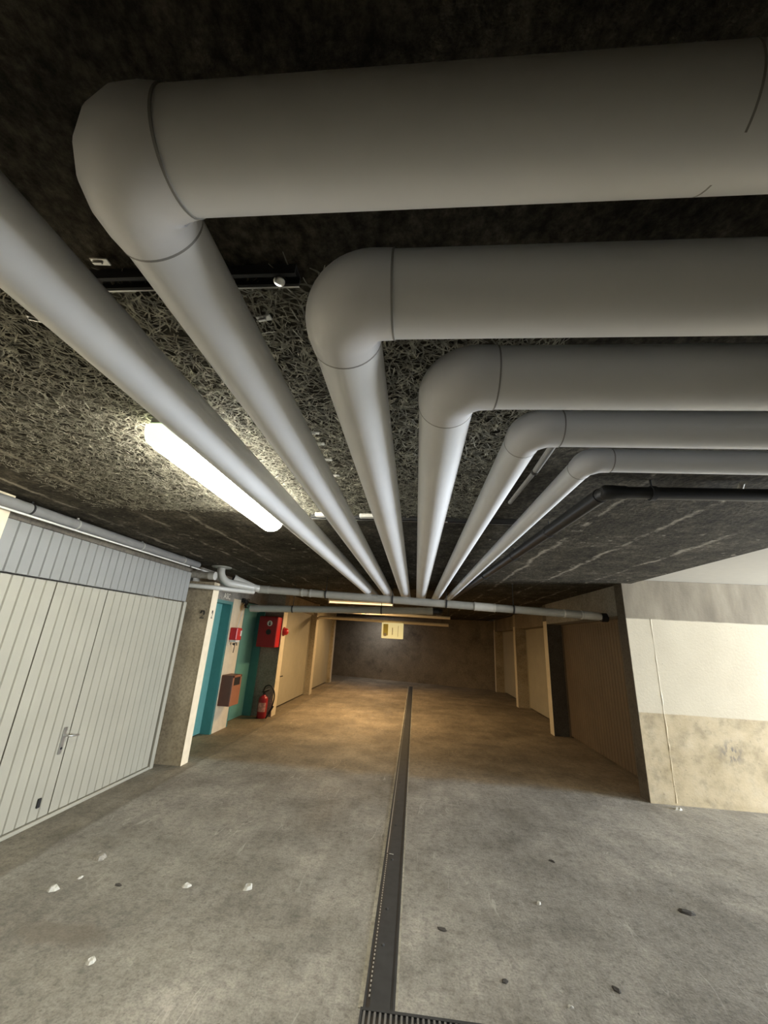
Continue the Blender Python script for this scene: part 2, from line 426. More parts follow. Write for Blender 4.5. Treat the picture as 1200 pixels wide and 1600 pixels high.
# pier between the two teal doors, lintels over them
struct('pier',MB().box(-3.6,-3.19,6.75,7.25,0,2.12),M['cream'],label='cream painted pier between the two teal doors')
tl=struct('lintel',MB().box(-3.6,-3.19,5.36,6.75,2.06,CE),M['conc_grey'],label='grey lintel with white lettering above the first teal door')
struct('lintel',MB().box(-3.6,-3.19,6.75,8.36,2.12,CE),M['conc_grey'])
cu=bpy.data.curves.new('lettering','FONT'); cu.body='ASC'; cu.size=.13; cu.extrude=.002; cu.align_x='CENTER'
tmp=bpy.data.objects.new('tmp',cu); COL.objects.link(tmp)
bpy.context.view_layer.update()
me=bpy.data.meshes.new_from_object(tmp.evaluated_get(bpy.context.evaluated_depsgraph_get())); bpy.data.objects.remove(tmp)
me.materials.clear(); me.materials.append(M['white_ink'])
lt=bpy.data.objects.new('lettering',me); COL.objects.link(lt); lt.parent=tl
lt.rotation_euler=(math.radians(90),0,math.radians(90)); lt.location=(-3.186,6.47,2.09)

# teal doors with frames
def teal_door(name,y0,y1,z1,label,handle_y):
    d=struct(name,MB().box(-3.40,-3.36,y0+.05,y1-.05,.01,z1-.05),M['teal'],label=label)
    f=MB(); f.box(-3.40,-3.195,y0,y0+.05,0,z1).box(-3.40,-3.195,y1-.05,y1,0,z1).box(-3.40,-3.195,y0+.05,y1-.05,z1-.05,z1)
    build('door_frame',f,M['teal_shaded'],d)
    h=MB().tube([(-3.36,handle_y,1.02),(-3.31,handle_y,1.02),(-3.31,handle_y+.11,1.02)],.010,10); h.box(-3.36,-3.354,handle_y-.02,handle_y+.02,.90,1.10)
    build('door_handle',h,M['dkmetal'],d)
    return d
teal_door('door_1',5.37,6.75,2.06,'teal door left of the cream pier',5.56)
teal_door('door_2',7.25,8.34,2.10,'teal door behind the brown box, left of the red call box',7.40)

# ------------------------------------------------------------------ garage doors
def ribbed(mb,x,y0,y1,z0,z1,pitch,depth,sgn=1,seams=()):
    # vertical sheet with shallow V grooves facing sgn*X
    prof=[]; y=y0; n=max(1,round((y1-y0)/pitch)); p=(y1-y0)/n
    for i in range(n):
        a=y0+i*p; w=.008
        if i>0:
            prof+= [(a-w,0),(a,-depth),(a+w,0)]
        else: prof+=[(a,0)]
    prof.append((y1,0))
    vs=[];fs=[]
    for (yy,d) in prof:
        vs+= [(x+sgn*d,yy,z0),(x+sgn*d,yy,z1)]
    for i in range(len(prof)-1):
        q=(2*i,2*i+2,2*i+3,2*i+1); fs.append(q if sgn>0 else q[::-1])
    k=len(vs); xb=x-sgn*.03
    vs+=[(xb,y0,z0),(xb,y0,z1),(xb,y1,z0),(xb,y1,z1)]
    L=len(prof)-1
    fs+=[(k,k+1,k+3,k+2),(0,1,k+1,k),(2*L,k+2,k+3,2*L+1)]
    fs+=[tuple([1]+[2*i+1 for i in range(1,L+1)]+[k+3,k+1]),tuple([0]+[2*i for i in range(1,L+1)]+[k+2,k])[::-1]]
    mb.add(vs,fs); return mb
# first garage door on the left
gd=struct('door_3',ribbed(MB(),-3.055,3.118,3.686,.035,1.905,.0955,.016),M['door_white'],label='pale ribbed garage door with chrome handle on the left')
build('left_leaf',ribbed(MB(),-3.055,2.53,3.105,.035,1.905,.0955,.016),M['door_white'],gd)
build('right_leaf',ribbed(MB(),-3.055,3.698,4.985,.035,1.905,.0955,.016),M['door_white'],gd)
build('upper_panel',ribbed(MB(),-3.035,2.53,5.03,1.918,2.30,.0955,.016),M['door_strip'],gd)['label']='grey ribbed strip above the door'
f=MB().bbox(-3.08,-3.03,4.998,5.06,0,1.915).bbox(-3.08,-3.035,2.51,4.998,0,.03)
build('door_frame',f,M['door_white'],gd)
hp=MB().bbox(-3.053,-3.045,3.615,3.65,.49,.70,.003)
hpo=build('handle_plate',hp,M['metal'],gd); hpo['label']='chrome handle plate'
build('lever_handle',MB().tube([(-3.045,3.632,.635),(-3.0,3.632,.635),(-2.993,3.65,.633),(-2.993,3.73,.625)],.009,10),M['metal'],hpo)
build('keyhole',MB().cyl((-3.046,3.632,.535),.010,.006,0,12),M['black'],hpo)
build('lower_handle',MB().bbox(-3.053,-3.04,3.545,3.575,.12,.19,.004),M['black'],gd)
# further doors, left
def plain_door(name,x,y0,y1,z1,mat,label,handle=None):
    d=struct(name,ribbed(MB(),x,y0+.05,y1-.05,.03,z1-.05,.1,.006),M[mat],label=label)
    build('door_frame',MB().box(x-.04,x+.015,y0,y0+.05,0,z1).box(x-.04,x+.015,y1-.05,y1,0,z1).box(x-.04,x+.015,y0+.05,y1-.05,z1-.05,z1),M[mat],d)
    if handle:
        hy,hz=handle
        build('door_handle',MB().tube([(x,hy,hz),(x+.05,hy,hz),(x+.055,hy+.12,hz)],.012,8).box(x-.002,x+.008,hy-.02,hy+.02,hz-.15,hz+.05),M['dkmetal'],d)
    return d
plain_door('door_4',-3.02,8.62,11.55,2.14,'door_tan','tan garage door with dark handle behind the red call box',(9.2,.66))
plain_door('door_5',-3.08,11.8,14.75,2.14,'door_tan','tan garage door furthest down the aisle on the left')
def right_door(name,x,y0,y1,z1,mat,label):
    d=struct(name,ribbed(MB(),x,y0+.04,y1-.04,.03,z1-.04,.095,.012,-1),M[mat],label=label)
    build('door_frame',MB().box(x-.015,x+.04,y0,y0+.04,0,z1).box(x-.015,x+.04,y1-.04,y1,0,z1).box(x-.015,x+.04,y0+.04,y1-.04,z1-.04,z1),M[mat],d)
    return d
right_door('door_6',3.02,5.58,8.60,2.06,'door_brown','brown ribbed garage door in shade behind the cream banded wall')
right_door('door_7',3.18,8.82,11.95,2.06,'door_tan','tan garage door between the first and second right columns')
right_door('door_8',3.24,12.17,15.30,2.06,'door_tan','tan garage door furthest down the aisle on the right')

# ------------------------------------------------------------------ insulated pipes
def arc_pts(c,r,a0,a1,n=14):
    return [Vector((c[0]+r*math.cos(math.radians(a0+(a1-a0)*i/n)),c[1]+r*math.sin(math.radians(a0+(a1-a0)*i/n)),c[2])) for i in range(n+1)]
def pipe(x,yc,z,r,xf,zf_,label,yend=7.2,xend=6.6,zx=None,bend=1.08,collar=.03,band=None,bulge=.004,segs=16):
    t=thing('insulated_pipe',(x,yc,z),label,'pipe','grey insulated pipes under the ceiling')
    Rb=r*bend; n=48
    zx=z if zx is None else zx
    S=Vector((x,yc+Rb,z)); d=Vector((xf,6.0,zf_))-S; E=S+d*((yend-S.y)/d.y)
    build('long_run',MB().tube([S,S.lerp(E,.02),E],r,n),M['pipe'],t)
    X0=Vector((x+Rb,yc,z)); X1=Vector((xend,yc+band[1] if band else yc,zx))
    build('cross_run',MB().tube([X0,X0.lerp(X1,.02),X1],r,n),M['pipe'],t)
    ap=arc_pts((x+Rb,yc+Rb,z),Rb,180,270,segs)
    dE=(E-S).normalized(); dX=(X1-X0).normalized()
    path=[S+dE*collar]+[S+dE*.004]+ap[1:-1]+[X0+dX*.004,X0+dX*collar]
    k=len(path); rr_=[r+.0018+bulge*math.sin(math.pi*i/(k-1)) for i in range(k)]
    build('elbow',MB().tube(path,rr_,n),M['pipe_elbow'],t)
    sb=MB().tube([S+dE*(collar-.001),S+dE*(collar+.003)],r+.0021,n); build('seam_band',sb,M['pipe_seam'],t)
    sb=MB().tube([X0+dX*(collar-.001),X0+dX*(collar+.003)],r+.0021,n); build('seam_band',sb,M['pipe_seam'],t)
    return t
Z=2.28
p1=pipe(-.477,.366,Z,.0755,-.462,2.31,'thickest grey insulated pipe, its elbow at the upper left nearest the viewer',xend=6.6,zx=2.30,bend=1.0,bulge=.009,segs=6)
p2=pipe(-.183,.627,Z,.083,-.178,2.32,'second grey insulated pipe from the front, elbow left of the middle',zx=2.28)
p3=pipe(.075,.896,Z,.0815,.086,2.318,'third grey insulated pipe from the front, elbow near the middle')
p4=pipe(.355,1.154,Z,.0585,.335,2.29,'fourth grey insulated pipe from the front, thinner, with a sharp elbow')
p5=pipe(.632,1.382,Z,.0435,.565,2.30,'thinnest grey insulated pipe, rearmost of the elbows on the right')
t=thing('insulated_pipe',(-.785,2,Z),'straight grey insulated pipe without elbow, running beside the lit tube lamp','pipe','grey insulated pipes under the ceiling')
A=Vector((-.785,1.0,Z)); B=Vector((-.745,6.0,2.305)); d=B-A
build('long_run',MB().tube([A-d*.9,A,B+d*.25],.077,48),M['pipe'],t)
s=MB().tube([A+d*.995,A+d*1.0],.0778,48); build('seam_band',s,M['pipe_seam'],t)
# jacket overlap seam on the first cross run
q=MB().tube([(.385,.366,2.283),(.388,.366,2.283)],.0762,48); build('seam_band',q,M['pipe_seam'],p1)

# ------------------------------------------------------------------ tube lamp
L=thing('tube_lamp',(-1.10,2.05,CE),'bright white tube lamp fixed to the dark ceiling','lamp')
y0,y1=1.39,2.775; xc=-1.11
build('housing',MB().bbox(xc-.06,xc+.06,y0,y1,CE-.035,CE,.006),M['white_plastic'],L)
prof=[(xc+.088*math.cos(a),CE-.035-.105*math.sin(a)**.7) for a in [math.pi*i/14 for i in range(15)]]
def lens(mb,ya,yb,shrink_a=1,shrink_b=1):
    n=len(prof); vs=[]
    for yy,k in ((ya,shrink_a),(yb,shrink_b)):
        vs+=[(xc+(px-xc)*k,yy,CE-.035+(pz-CE+.035)*k) for px,pz in prof]
    fs=[(i,i+1,n+i+1,n+i) for i in range(n-1)]
    mb.add(vs,fs,True); mb.add(vs[:n],[tuple(range(n))]); mb.add(vs[n:],[tuple(range(n))[::-1]])
    return mb
build('diffuser',lens(MB(),y0+.055,y1-.02),M['glow'],L)
e=build('end_cap',lens(lens(MB(),y0+.02,y0+.054),y0,y0+.02,.85,1),M['glow_cap'],L); e['label']='pale translucent end'
e=build('end_cap',lens(MB(),y1-.02,y1,1,.8),M['glow'],L)
build('cable_clip',MB().bbox(xc-.094,xc-.086,1.72,1.735,CE-.05,CE-.01,.001),M['white_plastic'],L)

# warm lamp beyond the grey pipes
w=thing('tube_lamp',(-1.25,9.0,2.36),'warm tube lamp glimpsed between the grey drain pipes','lamp')
build('housing',MB().bbox(-2.0,-.5,8.95,9.05,2.36,CE,.004),M['white_plastic'],w)
build('tube',MB().tube([(-1.98,9.0,2.325),(-.52,9.0,2.325)],.02,12),M['glow_warm'],w)
build('end_socket',MB().bbox(-2.0,-1.975,8.97,9.03,2.295,2.36,.003),M['white_plastic'],w)
build('end_socket',MB().bbox(-.525,-.5,8.97,9.03,2.295,2.36,.003),M['white_plastic'],w)

# ------------------------------------------------------------------ grey drain pipe across the aisle
D=thing('drain_pipe',(0,5.92,2.1),'grey plastic drain pipe crossing the aisle under the insulated pipes','pipe','drain pipes across the aisle')
Pa=Vector((-2.45,5.93,2.222)); Pb=Vector((2.50,5.93,2.068))
build('pipe_run',MB().tube([Pa,Pb],.056,24),M['pvc'],D)
dd=(Pb-Pa).normalized()
for xx,l in ((-2.44,.17),(-1.75,.02),(-1.62,.02)):
    c=Pa+dd*((xx-Pa.x)/dd.x); build('coupling',MB().tube([c,c+dd*l],.061,24),M['pvc'],D)
for xx,l in ((.86,.30),):
    c=Pa+dd*((xx-Pa.x)/dd.x)
    e=build('coupling',MB().tube([c,c+dd*.015],.064,24).tube([c+dd*.015,c+dd*(l-.015)],.0605,24).tube([c+dd*(l-.015),c+dd*l],.064,24),M['pvc_light'],D); e['label']='pale sleeve'
for xx in (2.12,2.36):
    c=Pa+dd*((xx-Pa.x)/dd.x); build('coupling',MB().tube([c,c+dd*.02],.062,24),M['pvc_light'],D)
e=build('pipe_end',MB().tube([Pb-dd*.12,Pb,Pb+Vector((.10,.0,-.006)),Pb+Vector((.17,.02,-.012))],[.056,.059,.056,.04],20),M['pvc_light'],D); e['label']='pale bend into the wall'
build('wall_sleeve',MB().tube([(2.64,5.95,2.05),(2.73,5.95,2.05)],.062,20),M['black'],D)
# bend up to the ceiling, rosette and branch stub at the left end
el=[(-2.83,5.42,CE),(-2.83,5.42,2.41)]
for i in range(1,9):
    a=math.radians(90*i/8); q=.17*(1-math.cos(a)); el.append((-2.83+q*.75,5.42+q*.66,2.41-.17*math.sin(a)))
el.append((-2.42,5.93,2.222))
build('upper_bend',MB().tube(el,.055,20),M['pvc'],D)
build('rosette',MB().lathe((-2.83,5.42,CE-.014),[(.05,-.004),(.13,0),(.14,.008),(.14,.013)],28),M['pvc'],D)
build('branch_stub',MB().tube([(-2.45,5.86,2.22),(-2.71,5.63,2.326)],.052,20).tube([(-2.69,5.648,2.318),(-2.72,5.621,2.33)],.058,20),M['pvc'],D)
build('stub_opening',MB().tube([(-2.72,5.621,2.33),(-2.722,5.619,2.331)],.047,20),M['black'],D)
for xx in (-1.37,-.35,.45,1.42):
    c=Pa+dd*((xx-Pa.x)/dd.x)
    hb=MB().tube([c-dd*.012,c+dd*.012],.0605,24); hb.tube([c+Vector((0,0,.058)),(c.x,c.y,CE)],.005,8)
    build('hanger',hb,M['dkmetal'],D)
# second, lower drain pipe behind
D2=thing('drain_pipe',(-1.4,7.0,2.0),'lower grey drain pipe behind the first, ending mid aisle','pipe','drain pipes across the aisle')
Qa=Vector((-2.98,7.02,1.985)); Qb=Vector((.30,7.02,2.095))
build('pipe_run',MB().tube([Qa,Qb],.060,24),M['pvc'],D2)
qd=(Qb-Qa).normalized()
for xx,l in ((-2.9,.08),(-1.2,.1),(.2,.1)):
    c=Qa+qd*((xx-Qa.x)/qd.x); build('coupling',MB().tube([c,c+qd*l],.065,24),M['pvc'],D2)
for xx in (-2.2,-.6):
    c=Qa+qd*((xx-Qa.x)/qd.x); build('hanger',MB().tube([c-qd*.012,c+qd*.012],.0645,24).tube([c+Vector((0,0,.068)),(c.x,c.y,CE)],.005,8),M['dkmetal'],D2)
build('end_bend',MB().tube([Qb,Qb+Vector((.06,0,.0)),Qb+Vector((.11,.04,0)),Qb+Vector((.13,.12,0)),Qb+Vector((.13,.5,.01))],.062,20),M['pvc_dark'],D2)
# thin feeds on the left, from the door head over the column
D3=thing('feed_pipe',(-3.0,5.03,2.2),'thin grey pipe running over the numbered column to the drain pipe','pipe')
build('pipe_run',MB().tube([(-3.06,5.05,2.135),(-2.74,5.08,2.125),(-2.62,5.30,2.13),(-2.46,5.80,2.155)],.030,16),M['pvc'],D3)
D4=thing('feed_pipe',(-3.0,5.02,2.27),'dark grey pipe with a collar just above the thin pipe over the column','pipe')
build('pipe_run',MB().tube([(-3.06,5.08,2.29),(-2.78,5.08,2.28)],.048,18),M['conc_grey'],D4)
build('collar',MB().tube([(-2.80,5.08,2.281),(-2.72,5.08,2.279)],.056,18),M['pvc'],D4)

# pale tube / cable tray lines lit by the warm lamp
D5=thing('service_tube',(-.9,10.2,2.2),'warm lit tube across the aisle behind the drain pipes','pipe')
build('pipe_run',MB().tube([(-2.1,9.9,2.175),(.85,9.9,2.155)],.035,14),M['cream'],D5)
for hx in (-1.0,.8): build('hanger',MB().tube([(hx,9.9,2.17),(hx,9.9,CE)],.006,8),M['dkmetal'],D5)
D6=thing('cross_bar',(-.9,11.6,2.1),'cream bar spanning the aisle that carries the hanging sign','beam')
build('bar',MB().tube([(-2.86,11.62,2.02),(-2.82,11.62,2.07),(-2.74,11.62,2.09),(-1,11.62,2.07),(.95,11.62,2.05)],.042,14),M['cream'],D6)
# hanging sign
sg=thing('hanging_sign',(-.62,11.4,2.05),'small yellowish sign board hanging in the middle of the aisle','sign')
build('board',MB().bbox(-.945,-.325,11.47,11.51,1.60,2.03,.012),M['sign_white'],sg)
build('yellow_print',MB().box(-.90,-.76,11.466,11.4695,1.68,1.99),M['sign_yellow'],sg)
for (xa,xb,za,zb) in ((-.88,-.80,1.66,1.74),(-.48,-.47,1.66,1.96),(-.645,-.625,1.70,1.90)):
    build('dark_print',MB().box(xa,xb,11.464,11.4695,za,zb),M['sign_grey'],sg)
for hx in (-.34,-.93): build('bracket',MB().tube([(hx,11.49,2.02),(hx,11.574,2.06)],.008,8),M['metal'],sg)

# ------------------------------------------------------------------ dark pipe on the right
K=thing('dark_pipe',(1.0,2.0,2.38),'black pipe hugging the ceiling right of the insulated pipes','pipe')
kx,ky,kz=.965,1.965,2.385; kr=.032
arc=arc_pts((kx+.05,ky+.05,kz),.05,180,270,8)
build('long_run',MB().tube([(kx-.26,7.6,kz+.02),(kx,ky+.05,kz)],kr+.008,18),M['pvc_dark'],K)
build('cross_run',MB().tube([(kx+.05,ky,kz),(6.5,ky,kz+.02)],kr,18),M['pvc_dark'],K)
build('elbow',MB().tube([(kx,ky+.10,kz)]+arc+[(kx+.10,ky,kz)],kr+.004,18),M['pvc_dark'],K)
build('end_stub',MB().tube([(kx+.05,ky,kz),(kx-.005,ky,kz),(kx-.02,ky,kz)],[kr+.006,kr+.006,kr-.006],18),M['pvc_dark'],K)
for (hx,hy) in ((kx-.03,2.75),(kx-.07,3.6),(kx-.13,4.8)):
    build('hanger',MB().tube([(hx,hy-.012,kz+.005),(hx,hy+.012,kz+.005)],kr+.013,18).tube([(hx,hy,kz+.03),(hx,hy,CE)],.005,8),M['dkmetal'],K)
for hx in (1.2,1.95):
    build('hanger',MB().tube([(hx-.012,ky,kz),(hx+.012,ky,kz)],kr+.006,18).tube([(hx,ky,kz+.03),(hx,ky,CE)],.005,8),M['dkmetal'],K)
kk=thing('ceiling_cable',(1.66,2.0,CE),'pale cable stub drooping from the ceiling behind the black pipe','cable')
build('cable',MB().tube([(1.63,1.95,CE-.015),(1.66,2.02,CE-.05),(1.64,2.10,CE-.045),(1.60,2.18,CE-.006)],.013,10),M['pvc'],kk)
# thin conduit between the two thinnest pipes
kc=thing('ceiling_conduit',(.53,1.7,CE-.015),'thin grey conduit on the ceiling between the two thinnest insulated pipes','conduit')
build('conduit',MB().tube([(.575,1.2,CE-.018),(.583,1.84,CE-.018)],.016,10),M['pvc_mid'],kc)
build('conduit',MB().tube([(.583,1.84,CE-.016),(.566,2.32,CE-.016)],.0125,10),M['pvc_mid'],kc)
build('coupling',MB().tube([(.583,1.835,CE-.018),(.583,1.86,CE-.018)],.0175,10),M['pvc_dark'],kc)

# ------------------------------------------------------------------ ceiling duct line on the left above the garage door
G=thing('wall_conduit',(-2.97,4.0,2.38),'grey pipe with a bright thin tube under it above the ribbed garage door','pipe')
build('pipe_run',MB().tube([(-2.985,-1.0,2.375),(-2.985,5.06,2.415)],.042,20),M['pvc_mid'],G)
e=build('thin_tube',MB().tube([(-2.955,-1.0,2.318),(-2.955,4.82,2.355)],.008,10),M['white_plastic'],G); e['label']='white thin tube'
build('thin_tube',MB().tube([(-2.955,4.86,2.355),(-2.955,5.5,2.36)],.008,10),M['white_plastic'],G)
for yy in (2.62,3.05,3.9,4.7):
    zz=2.375+.04*(yy+1)/6.06
    build('clamp',MB().tube([(-2.985,yy-.008,zz),(-2.985,yy+.008,zz)],.0445,20).box(-2.99,-2.98,yy-.008,yy+.008,zz+.04,CE),M['black'] if yy<3 else M['pvc'],G)

# ------------------------------------------------------------------ rails and clips on the ceiling
def rail(x0,x1,y,label,bolt):
    r=thing('ceiling_rail',((x0+x1)/2,y,CE),label,'rail','metal rails across the ceiling boards')
    m_=MB().box(x0,x1,y-.020,y-.016,CE-.03,CE).box(x0,x1,y+.016,y+.020,CE-.03,CE).box(x0,x1,y-.016,y+.016,CE-.006,CE)
    m_.box(x0,x1,y-.016,y-.010,CE-.030,CE-.027).box(x0,x1,y+.010,y+.016,CE-.030,CE-.027)
    build('channel',m_,M['dkmetal'],r)
    build('channel_lip',MB().box(x0,x1,y+.016,y+.0205,CE-.0315,CE-.0302),M['metal'],r)
    for bx in bolt:
        build('bolt_washer',MB().lathe((bx,y,CE-.034),[(.006,0),(.014,0),(.014,.004),(.006,.004)],16),M['metal'],r)
    return r
rail(-.88,-.315,.712,'dark metal rail ending in a bolt above the thickest pipe',(-.36,))
rail(-.80,.70,2.73,'long metal rail across the ceiling at the end of the wood wool boards',(-.5,.2))
for i,(bx,w_) in enumerate(((-.36,.13),(-.72,.07))):
    b=build('rail_plate',MB().bbox(bx-w_/2,bx+w_/2,2.655,2.70,CE-.034,CE-.004,.003),M['white_plastic'])
    tag(b,('bright white plate at the rail, between the second and third insulated pipes','bright white plate at the rail beside the straight insulated pipe')[i],'plate','white plates at the ceiling rail')
clips=[(-.80,.66,'pale metal clip on the ceiling between the straight pipe and the thickest elbow'),
       (-1.15,.835,'pale metal clip on the ceiling left of the straight pipe'),
       (-.452,.845,'small metal clip on the ceiling between the two largest pipes, below the rail'),
       (-.468,1.489,'pale clip at the edge of the second pipe, nearest of the row of four'),
       (-.466,1.589,'pale clip at the edge of the second pipe, second of the row of four'),
       (-.466,1.758,'pale clip at the edge of the second pipe, third of the row of four'),
       (-.464,1.959,'pale clip at the edge of the second pipe, last of the row of four')]
for i,(cx,cy,lb) in enumerate(clips):
    a=random.uniform(-.5,.5); c_,s_=math.cos(a),math.sin(a)
    mb=MB(); mb.bbox(-.022,.022,-.010,.010,-.004,0,.0015).bbox(-.018,.006,-.003,.003,-.009,-.004,.001)
    mb.v=[(cx+x*c_-y*s_,cy+x*s_+y*c_,CE-.012+z) for x,y,z in mb.v]
    tag(build('ceiling_clip',mb,M['metal'] if i<3 else M['white_plastic']),lb,'clip','clips on the ceiling boards')

# ------------------------------------------------------------------ fittings at the teal doors
# siren box with its cable and keys
S=thing('alarm_box',(-3.19,7.0,1.53),'small red alarm box on the cream pier with a cable above it','alarm')
build('case',MB().bbox(-3.19,-3.06,6.80,7.0,1.43,1.635,.012),M['red'],S)
build('cover_highlight',MB().bbox(-3.06,-3.052,6.93,6.98,1.50,1.59,.003),M['white_plastic'],S)
e=build('label_plate',MB().bbox(-3.18,-3.07,6.82,6.97,1.395,1.43,.003),M['white_plastic'],S); e['label']='white strip'
build('key_bunch',MB().tube([(-3.12,6.93,1.395),(-3.12,6.92,1.33),(-3.125,6.91,1.22)],.007,8).lathe((-3.12,6.88,1.345),[(.008,0),(.024,.008),(.024,.03),(.008,.036)],12).tube([(-3.12,6.97,1.395),(-3.12,7.0,1.34)],.008,8),M['black'],S)
Cb=thing('alarm_cable',(-3.17,7.0,1.9),'thin pale cable from the tangle of wires down to the red alarm box','cable')
build('cable',MB().tube([(-3.15,7.0,1.635),(-3.145,7.02,1.80),(-3.14,7.07,1.95),(-3.13,7.10,2.06)],.007,8),M['white_plastic'],Cb)
kn=MB()
rr=random.Random(3)
for _ in range(5):
    pts=[(-3.10+rr.uniform(-.05,.03),7.08+rr.uniform(-.07,.07),2.06+rr.uniform(-.08,.09)) for _ in range(6)]
    kn.tube(pts+pts[:1],.007,6,cap=False)
kn.bbox(-3.19,-3.13,7.05,7.13,2.08,2.16,.005)
build('wire_tangle',kn,M['black'],Cb)
# brown box on the pier
A_=thing('ash_bin',(-3.19,6.9,.65),'brown metal bin with a dark opening fixed to the cream pier','bin')
bx0,bx1,by0,by1,bz0,bz1=-3.188,-2.985,6.78,7.12,.40,.87
ab=MB().bbox(bx0,bx1-.012,by0,by1,bz0,bz1,.008)
build('body',ab,M['brown'],A_)
fr=MB().bbox(bx1-.012,bx1,by0,by1,bz0,bz1-.16,.003).bbox(bx1-.012,bx1,by0,by0+.05,bz1-.16,bz1,.003).bbox(bx1-.012,bx1,by1-.05,by1,bz1-.16,bz1,.003).bbox(bx1-.012,bx1,by0,by1,bz1-.035,bz1,.003)
M['brown_front']=plain('orange_brown_paint',(.36,.13,.06),.45,var=.06)
e=build('front_panel',fr,M['brown_front'],A_); e['label']='orange brown front'; af_=e
build('opening',MB().box(bx1-.0115,bx1-.010,by0+.05,by1-.05,bz1-.16,bz1-.035),M['black'],af_)
# red call box on the grey column
Bx=thing('call_box',(-3.05,8.25,1.6),'large red fire equipment box on the grey column','fire box')
build('case',MB().bbox(-3.22,-2.82,8.12,8.36,1.30,1.90,.01),M['red'],Bx)
e=build('front_panel',MB().bbox(-3.21,-2.83,8.112,8.122,1.31,1.89,.004),M['red_dark'],Bx); e['label']='front panel in shaded red'; fp_=e  # darker red paints the shading on the front of the box
build('round_label',MB().cyl((-2.985,8.112,1.765),.055,-.004,1,24),M['white_plastic'],fp_)
build('label_mark',MB().prism([(8.104,1.73),(8.1079,1.73),(8.1079,1.80),(8.104,1.80)],0,-2.995,-2.975).cyl((-2.985,8.1075,1.745),.02,-.003,1,12),M['ink'],fp_)
build('round_window',MB().cyl((-2.99,8.112,1.595),.055,-.004,1,24),M['black'],fp_)
Bl=thing('alarm_bell',(-2.79,8.48,1.62),'small round red sounder on the cream edge behind the red box','alarm')
build('base',MB().lathe((-2.796,8.48,1.62),[(.09,0),(.09,.02),(.07,.03)],24,0),M['red_dark'],Bl)
build('dome',MB().lathe((-2.766,8.48,1.62),[(.075,0),(.072,.03),(.055,.06),(.02,.075)],24,0),M['red'],Bl)
# fire extinguisher
ex,ey=-2.93,8.19
X=thing('fire_extinguisher',(ex,ey,0),'red fire extinguisher with a black hose on the floor by the grey column','fire extinguisher')
xb_=build('body',MB().lathe((ex,ey,0),[(.075,.0),(.088,.008),(.09,.02),(.09,.32),(.084,.355),(.062,.385),(.03,.40),(.026,.42)],32),M['red_dark'],X)
lab=MB()
vs=[];n=14
for i in range(n+1):
    a=math.radians(-130+100*i/n)
    for zz in (.12,.28): vs.append((ex+.0908*math.cos(a),ey+.0908*math.sin(a),zz))
lab.add(vs,[(2*i,2*i+2,2*i+3,2*i+1) for i in range(n)],True)
M['ext_label']=plain('pale_red_print',(.62,.30,.26),.4,var=.5,scale=22)
build('label_sticker',lab,M['ext_label'],xb_)
build('valve',MB().lathe((ex,ey,.415),[(.022,0),(.026,.015),(.02,.05),(.012,.055)],16).tube([(ex-.05,ey,.46),(ex+.02,ey,.47),(ex+.09,ey,.50)],.010,8),M['black'],X)
build('lever',MB().tube([(ex-.02,ey,.475),(ex+.04,ey,.51),(ex+.10,ey,.53)],.008,8),M['metal'],X)
hp=[(ex-.02,ey-.02,.46),(ex+.02,ey-.05,.56),(ex+.10,ey-.08,.60),(ex+.18,ey-.09,.565),(ex+.235,ey-.09,.46),(ex+.24,ey-.09,.34),(ex+.21,ey-.09,.20),(ex+.16,ey-.10,.08),(ex+.13,ey-.11,.02)]
def smooth_path(P,k=6):
    P=[Vector(p) for p in P]; out=[]
    for i in range(len(P)-1):
        a=P[max(i-1,0)];b=P[i];c=P[i+1];d_=P[min(i+2,len(P)-1)]
        for j in range(k):
            t_=j/k; out.append(.5*((2*b)+(c-a)*t_+(2*a-5*b+4*c-d_)*t_*t_+(3*b-a-3*c+d_)*t_**3))
    out.append(P[-1]); return out
build('hose',MB().tube(smooth_path(hp),.013,10),M['black'],X)
build('nozzle',MB().tube([(ex+.24,ey-.09,.24),(ex+.17,ey-.10,.10)],[.018,.024],10),M['black'],X)

# ------------------------------------------------------------------ drain channel in the floor
dx0,dx1=-.188,-.042
C=thing('floor_drain',(-.115,2.4,0),'long dark drain channel running down the middle of the floor','drain')
yA,yB=2.36,15.2
def strip(xa,xb,z0,z1,ya=yA,yb=yB,skew=.022):
    # channel drifts slightly to the right down the aisle
    return MB().add([(xa,ya,z0),(xb,ya,z0),(xb+skew,yb,z0),(xa+skew,yb,z0),(xa,ya,z1),(xb,ya,z1),(xb+skew,yb,z1),(xa+skew,yb,z1)],
                    [(0,3,2,1),(4,5,6,7),(0,1,5,4),(1,2,6,5),(2,3,7,6),(3,0,4,7)])
build('cover',strip(dx0+.030,dx1-.022,.001,.0045),M['dkmetal'],C)
build('channel_bed',strip(dx0,dx1,.0,.0016),M['black'],C)
build('side_rim',strip(dx0,dx0+.010,.0,.006),M['dkmetal'],C)
build('side_rim',strip(dx1-.010,dx1,.0,.006),M['dkmetal'],C)
M['rim']=concrete('rim_mortar',(.34,.31,.24),(.46,.43,.35))
build('mortar_edge',strip(dx0-.022,dx0,.0,.003),M['rim'],C)
build('mortar_edge',strip(dx1,dx1+.012,.0,.003),M['rim'],C)
pf=MB()
for i in range(46):
    yy=2.42+i*.028; pf.box(dx0+.020,dx0+.026,yy,yy+.013,.0016,.0042)
build('perforated_edge',pf,M['pvc'],C)
e=build('rail_edge',strip(dx0+.018,dx0+.023,.0,.0045,ya=3.72),M['pvc'],C)
build('rail_edge',strip(dx1-.018,dx1-.013,.0,.0045),M['dkmetal'],C)
